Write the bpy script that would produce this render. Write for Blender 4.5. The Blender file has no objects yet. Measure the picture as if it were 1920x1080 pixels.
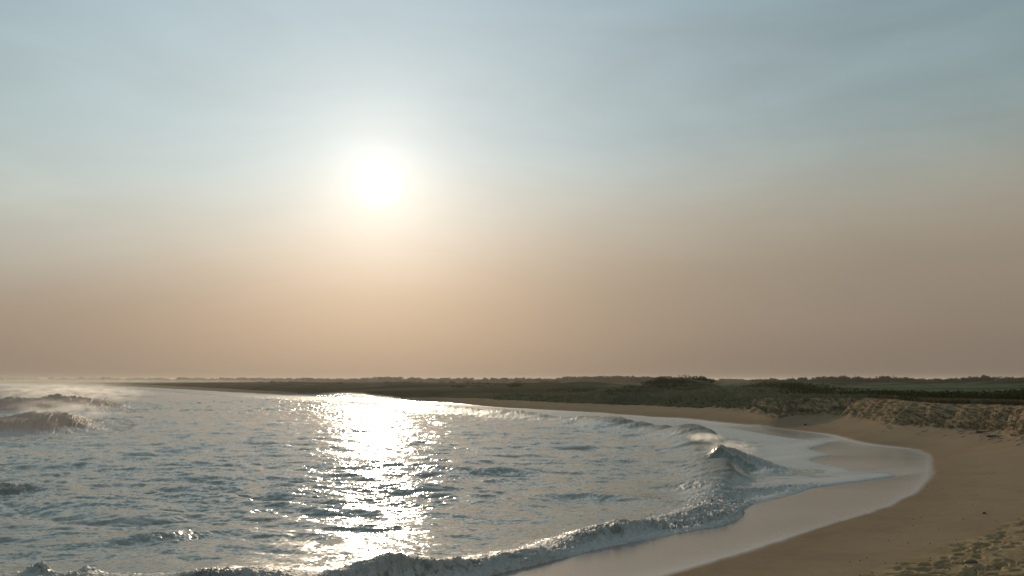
import bpy, math, random, time
import numpy as np
from mathutils import Vector, Matrix, Euler

random.seed(7)
rng = np.random.default_rng(7)
R = math.radians
scene = bpy.context.scene
COL = scene.collection

# ------------------------------------------------------------------ camera
CAM_H = 5.0
F_PX = 1663.0                      # focal length in pixels of a 1920 wide frame
HORIZON = 713.0
PITCH = math.atan((HORIZON - 540.0) / F_PX)
cam_data = bpy.data.cameras.new("camera")
cam = bpy.data.objects.new("camera", cam_data)
COL.objects.link(cam)
cam_data.sensor_width = 36.0
cam_data.lens = 36.0 * F_PX / 1920.0
cam_data.clip_start = 0.1
cam_data.clip_end = 40000.0
cam.location = (0, 0, CAM_H)
cam.rotation_euler = (R(90) + PITCH, 0, 0)
scene.camera = cam

SUN_AZ = -8.75                     # degrees, from +Y towards +X
SUN_EL = 12.6
sd = Vector((math.sin(R(SUN_AZ)) * math.cos(R(SUN_EL)),
             math.cos(R(SUN_AZ)) * math.cos(R(SUN_EL)),
             math.sin(R(SUN_EL))))

scene.view_settings.view_transform = 'Standard'
scene.view_settings.look = 'None'
scene.view_settings.exposure = 0.17
scene.view_settings.gamma = 1.0
scene.view_settings.use_curve_mapping = False
scene.render.engine = 'CYCLES'
scene.cycles.use_denoising = True
scene.cycles.max_bounces = 6
scene.cycles.volume_bounces = 1
scene.cycles.sample_clamp_indirect = 4.0
scene.cycles.sample_clamp_direct = 0.0
scene.cycles.volume_step_rate = 2.0


# ------------------------------------------------------------------ node helper
class G:
    """small helper around a node tree"""
    def __init__(self, tree):
        self.t = tree
        self.n = tree.nodes
        self.l = tree.links

    def put(self, sock, v):
        if hasattr(v, 'is_linked') or isinstance(v, bpy.types.NodeSocket):
            self.l.new(v, sock)
        elif v is not None:
            if isinstance(v, (tuple, list)) and len(v) == 3 and sock.type == 'RGBA':
                v = (*v, 1.0)
            sock.default_value = v

    def m(self, op, a, b=None, c=None, clamp=False):
        n = self.n.new('ShaderNodeMath'); n.operation = op; n.use_clamp = clamp
        self.put(n.inputs[0], a)
        if b is not None: self.put(n.inputs[1], b)
        if c is not None: self.put(n.inputs[2], c)
        return n.outputs[0]

    def v(self, op, a, b=None, scale=None):
        n = self.n.new('ShaderNodeVectorMath'); n.operation = op
        self.put(n.inputs[0], a)
        if b is not None: self.put(n.inputs[1], b)
        if scale is not None: self.put(n.inputs['Scale'], scale)
        return n.outputs['Value'] if op in ('DOT_PRODUCT', 'LENGTH', 'DISTANCE') else n.outputs[0]

    def mix(self, f, a, b, blend='MIX'):
        n = self.n.new('ShaderNodeMix'); n.data_type = 'RGBA'; n.blend_type = blend
        self.put(n.inputs['Factor'], f)
        self.put(n.inputs[6], a); self.put(n.inputs[7], b)
        return n.outputs[2]

    def sstep(self, x, a, b, lo=0.0, hi=1.0):
        n = self.n.new('ShaderNodeMapRange'); n.interpolation_type = 'SMOOTHSTEP'
        self.put(n.inputs[0], x); self.put(n.inputs[1], a); self.put(n.inputs[2], b)
        n.inputs[3].default_value = lo; n.inputs[4].default_value = hi
        return n.outputs[0]

    def noise(self, vec, scale=1.0, detail=3.0, rough=0.5, dist=0.0, col=False):
        n = self.n.new('ShaderNodeTexNoise')
        self.put(n.inputs['Vector'], vec); n.inputs['Scale'].default_value = scale
        n.inputs['Detail'].default_value = detail; n.inputs['Roughness'].default_value = rough
        n.inputs['Distortion'].default_value = dist
        return n.outputs['Color' if col else 'Fac']

    def ramp(self, x, stops):
        n = self.n.new('ShaderNodeValToRGB')
        e = n.color_ramp.elements
        e[0].position, e[0].color = stops[0][0], (*stops[0][1], 1)
        e[1].position, e[1].color = stops[-1][0], (*stops[-1][1], 1)
        for p, c in stops[1:-1]:
            k = e.new(p); k.color = (*c, 1)
        self.put(n.inputs[0], x)
        return n.outputs[0]

    def attr(self, name):
        n = self.n.new('ShaderNodeAttribute'); n.attribute_name = name
        return n.outputs['Fac']

    def mapping(self, vec, scale=(1, 1, 1), rot=(0, 0, 0), loc=(0, 0, 0)):
        n = self.n.new('ShaderNodeMapping')
        self.put(n.inputs['Vector'], vec)
        n.inputs['Scale'].default_value = scale
        n.inputs['Rotation'].default_value = rot
        n.inputs['Location'].default_value = loc
        return n.outputs[0]

    def pos(self):
        return self.n.new('ShaderNodeNewGeometry').outputs['Position']

    def bump(self, h, strength, dist, normal=None):
        n = self.n.new('ShaderNodeBump')
        self.put(n.inputs['Height'], h)
        self.put(n.inputs['Strength'], strength); n.inputs['Distance'].default_value = dist
        if normal is not None: self.put(n.inputs['Normal'], normal)
        return n.outputs[0]


def lin(r, g, b):
    f = lambda c: ((c / 255 + 0.055) / 1.055) ** 2.4 if c > 10 else c / 255 / 12.92
    return (f(r), f(g), f(b))


# ------------------------------------------------------------------ sky
world = bpy.data.worlds.new("World")
scene.world = world
world.use_nodes = True
g = G(world.node_tree)
g.n.clear()
tc = g.n.new('ShaderNodeTexCoord').outputs['Generated']
D = g.v('NORMALIZE', tc)
sep = g.n.new('ShaderNodeSeparateXYZ'); g.put(sep.inputs[0], D)
el = g.m('MULTIPLY', g.m('ARCSINE', sep.outputs[2]), 180 / math.pi)
az = g.m('MULTIPLY', g.m('ARCTAN2', sep.outputs[0], sep.outputs[1]), 180 / math.pi)
dot = g.m('MINIMUM', g.v('DOT_PRODUCT', D, tuple(sd)), 0.9999999)
th = g.m('MULTIPLY', g.m('ARCCOSINE', dot), 180 / math.pi)
# soft irregular bank of smoke, higher towards the right of the sun
wob = g.noise(g.mapping(D, (1.0, 1.0, 3.0)), 2.2, 4, 0.5)
wob2 = g.noise(g.mapping(D, (1.0, 1.0, 3.2), (0.0, 0.5, 0.0)), 3.6, 5, 0.55, 0.5)
azf = g.sstep(az, -35.0, 45.0)
e0 = g.m('ADD', g.m('MULTIPLY', azf, 5.2), 7.7)
e0 = g.m('ADD', e0, g.m('MULTIPLY', g.m('SUBTRACT', wob, 0.5), 4.0))
rel = g.m('SUBTRACT', el, e0)
smoke = g.sstep(rel, -5.0, 5.6, 1.0, 0.0)
eln = g.m('DIVIDE', el, 90.0, clamp=True)
clear = g.ramp(eln, [(0.0, lin(158, 158, 145)), (0.11, lin(147, 154, 145)), (0.17, lin(132, 149, 149)),
                     (0.27, lin(116, 139, 147)), (0.5, lin(112, 131, 138)), (1.0, lin(96, 116, 127))])
smk = g.ramp(eln, [(0.0, lin(112, 100, 91)), (0.012, lin(124, 111, 100)), (0.035, lin(135, 121, 108)), (0.08, lin(146, 134, 119)), (0.13, lin(158, 149, 133)),
                   (0.18, lin(157, 154, 141)), (1.0, lin(150, 150, 142))])
skyc = g.n.new('ShaderNodeTexSky'); skyc.sky_type = 'NISHITA'; skyc.sun_disc = False
skyc.sun_elevation = R(SUN_EL); skyc.sun_rotation = R(SUN_AZ)
skyc.air_density = 1.0; skyc.dust_density = 3.0
nish = g.v('SCALE', skyc.outputs[0], scale=0.0015)
base = g.mix(smoke, clear, smk)
mott = g.m('ADD', 0.95, g.m('MULTIPLY', g.m('SUBTRACT', wob2, 0.5), g.m('SUBTRACT', 0.55, g.m('MULTIPLY', smoke, 0.40))))
base = g.v('SCALE', base, scale=g.m('MULTIPLY', mott, g.m('SUBTRACT', 1.16, g.m('MULTIPLY', azf, 0.26))))
def falloff(width, power):
    return g.m('EXPONENT', g.m('MULTIPLY', g.m('POWER', g.m('DIVIDE', th, width), power), -1.0))
gw = falloff(13.0, 1.6)
gc = falloff(24.0, 1.6)
glow = g.mix(smoke, g.v('SCALE', (0.265, 0.275, 0.295), scale=gc), g.v('SCALE', (0.315, 0.212, 0.138), scale=gw))
glow = g.v('ADD', glow, g.v('SCALE', (0.47, 0.41, 0.35), scale=falloff(3.8, 1.1)))
glow = g.v('ADD', glow, g.v('SCALE', (1.2, 1.2, 1.2), scale=falloff(.85, 2.2)))
tot = g.v('ADD', g.v('ADD', base, glow), nish)
tot = g.v('SCALE', tot, scale=10.0)
bg = g.n.new('ShaderNodeBackground'); g.put(bg.inputs[0], tot); bg.inputs[1].default_value = 0.1
wo = g.n.new('ShaderNodeOutputWorld'); g.l.new(bg.outputs[0], wo.inputs[0])
world.cycles.sampling_method = 'MANUAL'
world.cycles.sample_map_resolution = 1024

sun_data = bpy.data.lights.new("sun", 'SUN')
sun_data.energy = 2.0
sun_data.angle = R(0.55)
sun_data.color = (1.0, 0.80, 0.56)
sun = bpy.data.objects.new("sun", sun_data)
COL.objects.link(sun)
sun.rotation_euler = sd.to_track_quat('Z', 'Y').to_euler()


# ------------------------------------------------------------------ small maths
def ground_at(px, py, z=0.0):
    """point at height z seen at pixel (px, py) of the photograph"""
    u = (540.0 - py) / F_PX
    yy = math.cos(PITCH) - u * math.sin(PITCH)
    zz = math.sin(PITCH) + u * math.cos(PITCH)
    t = (z - CAM_H) / zz
    return ((px - 960.0) / F_PX * t, yy * t)


def sm(x, a, b):
    t = np.clip((x - a) / (b - a), 0, 1)
    return t * t * (3 - 2 * t)


def catmull(P, n=8):
    P = np.array(P, float)
    out = []
    Q = np.vstack([2 * P[0] - P[1], P, 2 * P[-1] - P[-2]])
    for i in range(1, len(Q) - 2):
        p0, p1, p2, p3 = Q[i - 1], Q[i], Q[i + 1], Q[i + 2]
        d = max(np.linalg.norm((p2 - p1)[:2]), 1e-6)
        m1 = (p2 - p0) * 0.5; m2 = (p3 - p1) * 0.5
        for mm in (m1, m2):                       # keep tangents short: no overshoot
            L = np.linalg.norm(mm[:2])
            if L > d: mm *= d / L
        for k in range(n):
            t = k / n
            h = (2*t**3-3*t*t+1) * p1 + (t**3-2*t*t+t) * m1 + (-2*t**3+3*t*t) * p2 + (t**3-t*t) * m2
            out.append(h)
    out.append(P[-1])
    return np.array(out)


def curve_dist(x, y, C, maxd=None):
    """distance to polyline C (columns x, y, extra...), unit vector to it, extras at the nearest point"""
    n = x.size
    best = np.full(n, 1e18, np.float64)
    vx = np.zeros(n); vy = np.zeros(n)
    ex = np.zeros((n, C.shape[1] - 2)); sarc = np.zeros(n)
    s0 = 0.0
    for i in range(len(C) - 1):
        a = C[i]; b = C[i + 1]
        dx, dy = b[0] - a[0], b[1] - a[1]
        L2 = dx * dx + dy * dy
        if L2 < 1e-12: continue
        t = np.clip(((x - a[0]) * dx + (y - a[1]) * dy) / L2, 0, 1)
        qx = a[0] + t * dx - x; qy = a[1] + t * dy - y
        d2 = qx * qx + qy * qy
        k = np.nonzero(d2 < best)[0]
        best[k] = d2[k]; vx[k] = qx[k]; vy[k] = qy[k]
        if C.shape[1] > 2:
            ex[k] = a[2:] + t[k, None] * (b[2:] - a[2:])
        sarc[k] = s0 + t[k] * math.sqrt(L2)
        s0 += math.sqrt(L2)
    d = np.sqrt(best)
    return d, vx, vy, ex, sarc


def inside(x, y, poly):
    r = np.zeros(x.size, bool)
    n = len(poly)
    for i in range(n):
        x1, y1 = poly[i][:2]; x2, y2 = poly[(i + 1) % n][:2]
        if y1 == y2: continue
        c = (y1 > y) != (y2 > y)
        k = np.nonzero(c)[0]
        xi = (x2 - x1) * (y[k] - y1) / (y2 - y1) + x1
        r[k] ^= x[k] < xi
    return r


class Tile:
    """periodic random height field of unit deviation"""
    def __init__(self, N, L, spec, seed, choppy=False):
        r = np.random.default_rng(seed)
        k1 = np.fft.fftfreq(N, L / N) * 2 * np.pi
        kx, ky = np.meshgrid(k1, k1, indexing='ij')
        k = np.hypot(kx, ky); k[0, 0] = 1
        S = spec(kx, ky, k); S[0, 0] = 0
        H = (r.normal(size=(N, N)) + 1j * r.normal(size=(N, N))) * np.sqrt(S)
        h = np.fft.ifft2(H).real
        s = h.std()
        self.N, self.L = N, L
        self.maps = [h / s]
        if choppy:
            self.maps += [np.fft.ifft2(-1j * kx / k * H).real / s, np.fft.ifft2(-1j * ky / k * H).real / s]
        self.maps = [a.astype(np.float32) for a in self.maps]

    def __call__(self, x, y, which=0):
        u = (x / self.L * self.N) % self.N; v = (y / self.L * self.N) % self.N
        i = np.floor(u).astype(np.int64); j = np.floor(v).astype(np.int64)
        fu = (u - i).astype(np.float32); fv = (v - j).astype(np.float32)
        i %= self.N; j %= self.N; i2 = (i + 1) % self.N; j2 = (j + 1) % self.N
        A = self.maps[which]
        return (A[i, j] * (1 - fu) * (1 - fv) + A[i2, j] * fu * (1 - fv) + A[i, j2] * (1 - fu) * fv + A[i2, j2] * fu * fv)


def fractal(p, lo=0.0, hi=1e9):
    def f(kx, ky, k):
        return k ** (-p) * (k > lo) * (k < hi)
    return f


def ocean(lam_peak, wind_deg, lam_min, spread=2.0, p=4.0):
    kp = 2 * np.pi / lam_peak
    wx, wy = math.cos(R(wind_deg)), math.sin(R(wind_deg))
    def f(kx, ky, k):
        c = np.abs(kx * wx + ky * wy) / k
        return k ** (-p) * np.exp(-(kp / k) ** 2 * 1.2) * (0.06 + c ** (2 * spread)) * np.exp(-(k * lam_min / 6.28) ** 2)
    return f


def build_mesh(name, verts, faces, mats, attrs=None, smooth=True, matidx=None):
    me = bpy.data.meshes.new(name)
    verts = np.asarray(verts, np.float32); faces = np.asarray(faces, np.int32)
    nf, k = faces.shape
    me.vertices.add(len(verts)); me.vertices.foreach_set('co', verts.ravel())
    me.loops.add(nf * k); me.loops.foreach_set('vertex_index', faces.ravel())
    me.polygons.add(nf)
    me.polygons.foreach_set('loop_start', np.arange(0, nf * k, k, dtype=np.int32))
    me.polygons.foreach_set('loop_total', np.full(nf, k, np.int32))
    for mt in (mats if isinstance(mats, (list, tuple)) else [mats]):
        me.materials.append(mt)
    if matidx is not None:
        me.polygons.foreach_set('material_index', np.asarray(matidx, np.int32))
    me.polygons.foreach_set('use_smooth', np.full(nf, smooth, bool))
    me.update(calc_edges=True)
    for an, av in (attrs or {}).items():
        a = me.attributes.new(an, 'FLOAT', 'POINT')
        a.data.foreach_set('value', np.asarray(av, np.float32))
    return me


def link(name, me, parent=None, **props):
    o = bpy.data.objects.new(name, me)
    COL.objects.link(o)
    if parent is not None: o.parent = parent
    for k, v in props.items(): o[k] = v
    return o


def grid_faces(nr, nc, keep):
    idx = np.arange(nr * nc).reshape(nr, nc)
    q = np.stack([idx[:-1, :-1], idx[:-1, 1:], idx[1:, 1:], idx[1:, :-1]], -1).reshape(-1, 4)
    kf = keep[q].any(1)
    return q[kf]


def compact(verts, faces, attrs):
    used = np.zeros(len(verts), bool); used[faces.ravel()] = True
    remap = np.cumsum(used) - 1
    return verts[used], remap[faces], {k: v[used] for k, v in attrs.items()}


# ------------------------------------------------------------------ shore lines (plan coordinates)
W_PX = [(-200, 718.9), (0, 720.0), (120, 721.6), (230, 724.3), (340, 730.0), (480, 738), (640, 743.5), (700, 746.5), (800, 753), (960, 765.5), (1100, 773),
        (1200, 780), (1280, 785), (1330, 790), (1440, 801), (1530, 811.5), (1575, 820), (1620, 831), (1700, 841),
        (1736, 852), (1744, 870), (1742, 890), (1728, 915), (1700, 935), (1650, 958), (1580, 980), (1500, 1003),
        (1400, 1035), (1230, 1082), (1050, 1125), (800, 1165), (400, 1190), (-100, 1200), (-700, 1210)]
Wc = [ground_at(a, b, 0.3) for a, b in W_PX]
Wc = [(-9000, 6500), (-4200, 3600), (-2100, 2150)] + Wc + [(-40, 18), (-90, 10), (-300, -20)]
W = catmull(Wc, 6)

S_PX = [(-200, 717.6), (0, 718.3), (230, 721), (400, 728), (480, 732), (640, 738.0), (800, 744), (960, 751), (1100, 757),
        (1200, 760), (1300, 766), (1400, 774), (1460, 783), (1540, 780), (1620, 789), (1680, 798), (1780, 805),
        (1850, 811), (1920, 822), (2080, 850)]
Sc = [ground_at(a, b, 1.3) for a, b in S_PX]
Sc = [(-9000, 6800), (-4200, 3800), (-2100, 2280)] + Sc + [(36, 28), (33, 12), (26, -6), (0, -16), (-60, -25), (-300, -60)]
S = catmull(Sc, 6)

F_PXL = [(1330, 796), (1400, 808), (1440, 815), (1500, 824), (1552, 828), (1545, 833), (1518, 841), (1527, 846), (1556, 853),
         (1530, 858), (1518, 864), (1552, 873), (1585, 879), (1600, 885), (1678, 891), (1600, 904), (1520, 914),
         (1500, 921), (1470, 930), (1410, 944), (1384, 955), (1386, 968), (1350, 983), (1300, 993), (1240, 1004), (1150, 1021), (1080, 1037),
         (1000, 1055), (930, 1072), (850, 1093), (600, 1140), (200, 1150), (-300, 1160), (-700, 1165)]
# seaward offset of the waterline for the far stretch
Wn = np.array(Wc[:3 + 13])
Foff = []
Boff = []
for i in range(len(Wn)):
    a = Wn[max(i - 1, 0)]; b = Wn[min(i + 1, len(Wn) - 1)]
    t = (b - a) / np.linalg.norm(b - a)
    nrm = np.array((t[1], -t[0]))          # seaward: right-hand side
    Foff.append(tuple(Wn[i] + nrm * 2.5))
Fc = Foff + [ground_at(a, b, 0.08) for a, b in F_PXL] + [(-45, 21), (-95, 14), (-300, -10)]
F = catmull(Fc, 4)

def sea_poly(C):
    p = [tuple(c[:2]) for c in C]
    return p + [(-30000, -2000), (-30000, 12000)]

Wp, Fp, Sp = sea_poly(W), sea_poly(F), sea_poly(S)

# ------------------------------------------------------------------ noise fields
T_dune = Tile(256, 420.0, fractal(4.0, 2 * np.pi / 260, 2 * np.pi / 9), 11)
T_big = Tile(512, 160.0, fractal(3.4), 12)
T_mid = Tile(512, 26.0, fractal(3.2), 13)
T_fine = Tile(512, 5.0, fractal(2.6), 14)
T_foam = Tile(512, 7.0, fractal(2.35, 2 * np.pi / 1.1, 2 * np.pi / .05), 15)
T_chop = Tile(512, 83.0, ocean(8.0, 75, 0.5, 1.6, 4.0), 21, True)
T_chop2 = Tile(512, 29.0, ocean(2.6, 88, 0.35, 1.2, 3.8), 22, True)
T_rip = Tile(512, 9.3, ocean(0.8, 100, 0.05, 0.8, 3.6), 23, True)

# breaking lines: x, y in the photograph then height, foam, lip, seaward width, shoreward width
def wave_curve(rows):
    return catmull([(*ground_at(r[0], r[1], 0.0), *r[2:]) for r in rows], 6)

SHORE_BREAK = wave_curve([
    (60, 720.5, .4, .5, 0, 3, 1.5), (250, 729, .45, .55, 0, 3, 1.5), (450, 744, .45, .6, 0, 3, 1.5), (560, 750.5, .5, .6, 0, 3, 1.5), (640, 755, .5, .7, 0, 3, 1.5),
    (700, 760, .55, .85, 0, 3, 1.5), (850, 770, .6, .9, 0, 3, 1.4), (960, 780, .55, .9, 0, 2.6, 1.3),
    (1060, 789, .45, .7, 0, 2.4, 1.3), (1110, 796, .6, .3, 0, 2.6, 1.3), (1155, 802, .72, .1, .2, 3, 1.3), (1210, 808, .65, .35, 0, 2.5, 1.2),
    (1265, 817, .78, .25, .3, 2.6, 1.1), (1310, 829, .80, .35, .3, 2.6, 1.1), (1332, 846, .55, .10, .1, 2.6, 1.2), (1348, 866, .38, .15, .1, 2.4, 1.1),
    (1342, 888, .52, .05, .3, 1.8, 1.0), (1337, 910, .50, .1, .5, 1.5, .9), (1334, 932, .20, .25, .3, 1.3, .7),
    (1325, 957, .15, .5, 0, 1.3, .7), (1250, 989, .22, .7, 0, 1.1, .6), (1160, 1006, .32, .5, .1, 1.2, .6),
    (1100, 1022, .36, .8, .15, 1.1, .6), (1040, 1037, .27, .8, .15, 1.2, .6), (960, 1060, .36, .8, .2, 1.2, .6), (900, 1073, .24, .8, .2, 1.2, .6), (830, 1087, .34, .9, .15, 1.2, .6),
    (720, 1094, .5, 1, .1, 1.5, .7), (600, 1106, .22, .9, 0, 1.5, .7), (500, 1103, .22, .8, .2, 1.6, .7), (400, 1097, .27, .6, .3, 1.4, .7), (300, 1103, .16, .9, .1, 1.5, .7),
    (170, 1098, .16, .8, .1, 1.2, .6), (80, 1098, .14, .9, .1, 1.2, .6), (-60, 1098, .2, .8, 0, 1.4, .7), (-400, 1100, .4, .8, 0, 1.4, .7)])
LEFT_A = wave_curve([(-500, 825, 1.2, 1, .2, 9, 3), (-100, 816, 1.35, 1, .3, 9, 3), (30, 811, 1.3, 1, .3, 8, 3),
                     (90, 806, 1.45, 1, .4, 7, 2.5), (120, 797, .9, .9, .2, 5, 2.5), (150, 788, 0.15, .3, 0, 4, 2)])
LEFT_B = wave_curve([(-500, 784, 1.4, 1, .2, 12, 4), (-60, 775, 1.6, 1, .2, 12, 4), (60, 771, 1.7, 1, .3, 11, 4),
                     (130, 769, 2.0, 1, .4, 10, 4), (180, 764, 1.3, .9, .2, 8, 4), (200, 757, 0.15, .3, 0, 5, 3)])
LEFT_C = wave_curve([(-300, 752, 1.6, .8, .1, 12, 4), (0, 748, 1.8, .8, .1, 12, 4), (170, 746, 1.6, .7, .2, 10, 4),
                     (260, 744, 0.15, .2, 0, 6, 3)])
BOWL = wave_curve([(1330, 856, .05, .0, 0, 1.6, 1.0), (1350, 864, .38, .6, .2, 2.0, 1.1), (1368, 869, .66, 1, .45, 1.7, 1.1), (1388, 872, .74, 1, .5, 1.5, 1.0), (1408, 876, .62, 1, .4, 1.4, .9),
                   (1430, 880, .42, 1, .3, 1.2, .8), (1450, 884, .20, 1, .1, 1.0, .8), (1470, 888, .04, .9, 0, 1, .7)])
ROLL_A = wave_curve([(1325, 948, .10, .8, 0, 1.2, .6), (1352, 938, .26, 1, .1, 1.6, .6), (1392, 930, .30, 1, .1, 1.9, .55), (1432, 924, .26, 1, .1, 1.9, .5), (1470, 917, .17, 1, 0, 1.7, .45), (1512, 912, .03, .8, 0, 1.2, .4)])
ROLL_B = wave_curve([(1255, 990, .10, .8, 0, 1.0, .5), (1300, 984, .22, 1, .1, 1.3, .5), (1345, 974, .26, 1, .1, 1.4, .5), (1378, 962, .20, 1, .1, 1.2, .5), (1384, 952, .05, .9, 0, 1, .4)])
# unbroken humps further out: height, little foam
HUMP_A = wave_curve([(300, 838, .05, 0, 0, 2, 2), (440, 833, .20, .1, .2, 2.2, 1.2), (560, 832, .18, .1, .2, 2.2, 1.2), (660, 841, .1, 0, 0, 2, 1.3)])
HUMP_B = wave_curve([(560, 872, .05, 0, 0, 3, 1.2), (680, 869, .22, .05, .2, 3.0, 1.2), (780, 876, .22, 0, .2, 3.0, 1.2), (900, 882, .18, .1, .2, 2.2, 1.1),
                     (1010, 886, .1, .1, 0, 2, 1.2), (1090, 893, .05, 0, 0, 2, 1.2)])
HUMP_C = wave_curve([(-150, 922, .3, .5, .3, 1.6, .9), (0, 924, .36, .6, .4, 1.6, .8), (40, 922, .25, .5, .3, 1.4, .8), (110, 920, .15, .1, 0, 2, 1.2), (190, 930, .05, 0, 0, 2, 1)])
HUMP_D = wave_curve([(120, 1022, .04, 0, 0, 1.2, .8), (230, 1012, .10, .15, .2, 1.0, .6), (330, 1005, .10, .3, .2, 1.2, .7), (430, 992, .05, .1, 0, 1, .7)])
HUMP_E = wave_curve([(1180, 915, .05, .2, 0, 1.2, .8), (1250, 912, .09, .3, .2, 1.2, .7), (1320, 918, .08, .4, .2, 1.2, .7), (1340, 925, .1, .3, 0, 1, .7)])
HUMP_F = wave_curve([(930, 950, .02, 0, 0, 1.2, .8), (1040, 930, .08, .1, .1, 1.5, .8), (1160, 932, .10, .1, .1, 1.5, .8), (1260, 950, .05, 0, 0, 1, .8)])
# rubble of foam in front of the plunging wave: pixel, radius, height
RUBBLE = [(1420, 908, 1.6, .10), (1455, 900, 1.4, .10), (1445, 884, 1.1, .14), (70, 1082, .30, .36), (163, 1076, .25, .16), (120, 1090, .6, .08), (1180, 995, 1.4, .15), (20, 800, 5, .25), (120, 765, 8, .3)]

# polar coordinates of the sheets: columns of azimuth, rows of range
def columns(fine, n_fine, half, n_side):
    a = np.linspace(-fine, fine, n_fine)
    s = fine + (half - fine) * (np.linspace(0, 1, n_side + 1)[1:]) ** 1.4
    return np.radians(np.concatenate([-s[::-1], a, s]))


# ------------------------------------------------------------------ the sea
def fast_dist(x, y, C, shape):
    """curve_dist on a grid: each block only looks at the segments that can be nearest"""
    if shape is None or shape[0] * shape[1] != x.size:
        d, _, _, _, s = curve_dist(x, y, C)
        return d, s
    nr_, nc_ = shape
    X, Y = x.reshape(shape), y.reshape(shape)
    Dm = np.zeros(shape); Sm = np.zeros(shape)
    A = C[:-1, :2]; B = C[1:, :2]
    AB = B - A; L2 = np.maximum((AB ** 2).sum(1), 1e-12)
    arc = np.concatenate([[0], np.cumsum(np.sqrt((AB ** 2).sum(1)))])
    for i in range(0, nr_, 24):
        for j in range(0, nc_, 48):
            xs, ys = X[i:i+24, j:j+48], Y[i:i+24, j:j+48]
            cx, cy = xs.mean(), ys.mean()
            rad = math.sqrt(max((xs.max() - cx), (cx - xs.min())) ** 2 + max((ys.max() - cy), (cy - ys.min())) ** 2)
            t = np.clip(((cx - A[:, 0]) * AB[:, 0] + (cy - A[:, 1]) * AB[:, 1]) / L2, 0, 1)
            dc = np.hypot(A[:, 0] + t * AB[:, 0] - cx, A[:, 1] + t * AB[:, 1] - cy)
            cand = np.nonzero(dc <= dc.min() + 2 * rad + 1e-6)[0]
            best = np.full(xs.shape, 1e18); sm_ = np.zeros(xs.shape)
            for q in cand:
                tt = np.clip(((xs - A[q, 0]) * AB[q, 0] + (ys - A[q, 1]) * AB[q, 1]) / L2[q], 0, 1)
                d2 = (A[q, 0] + tt * AB[q, 0] - xs) ** 2 + (A[q, 1] + tt * AB[q, 1] - ys) ** 2
                k = d2 < best
                best = np.where(k, d2, best); sm_ = np.where(k, arc[q] + tt * math.sqrt(L2[q]), sm_)
            Dm[i:i+24, j:j+48] = np.sqrt(best); Sm[i:i+24, j:j+48] = sm_
    return Dm.ravel(), Sm.ravel()


def surface_heights(x, y, shape=None):
    """terrain control distances shared by sea and ground"""
    dW, sW = fast_dist(x, y, W, shape)
    dS, sS = fast_dist(x, y, S, shape)
    dF, sF = fast_dist(x, y, F, shape)
    iW, iS, iF = inside(x, y, Wp), inside(x, y, Sp), inside(x, y, Fp)
    return dW, dS, dF, iW, iS, iF, sW, sS, sF


def shore_z(dW, dS, dF, iW, iF):
    z = np.where(iF, 0.05 - 0.09 * np.minimum(dF, 30), 0.05 + 0.25 * dF / np.maximum(dF + dW, 1e-6))
    t = dW / np.maximum(dW + dS, 1e-6)
    return np.where(iW, z, 0.3 + 1.0 * t ** 0.85)


t0 = time.time()
az_c = columns(31.5, 1180, 52, 70)
dips = np.concatenate([np.arange(0.035, 0.9, 0.024), np.arange(0.9, 13.8, 0.0225), np.linspace(13.9, 24, 60)])
rr = CAM_H / np.tan(np.radians(dips[::-1]))
fill = []
for a, b in zip(rr[:-1], rr[1:]):                # never more than 1.5 % between rows
    n = max(1, int(math.ceil(math.log(b / a) / (0.008 if 150 < a < 600 else 0.02))))
    fill += list(a * (b / a) ** (np.arange(n) / n))
rr = np.array([q for q in fill + [rr[-1]] if q < 7000] + [7250.0])
RR, AA = np.meshgrid(rr, az_c, indexing='ij')
x = (RR * np.sin(AA)).ravel(); y = (RR * np.cos(AA)).ravel()
nr, nc = RR.shape
dW, dS, dF, iW, iS, iF, sW, sS, sF = surface_heights(x, y, (nr, nc))
near_land = (~iF) & (dF > 1.2)
keep = ~near_land
rng_xy = np.hypot(x, y)
sd_F = np.where(iF, dF, -dF)                        # + seaward
offs = sm(sd_F, 1.0, 14.0)
ampl = 0.12 + 0.88 * offs
fade = 1.0 / (1.0 + (rng_xy / 900.0) ** 2)

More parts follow.
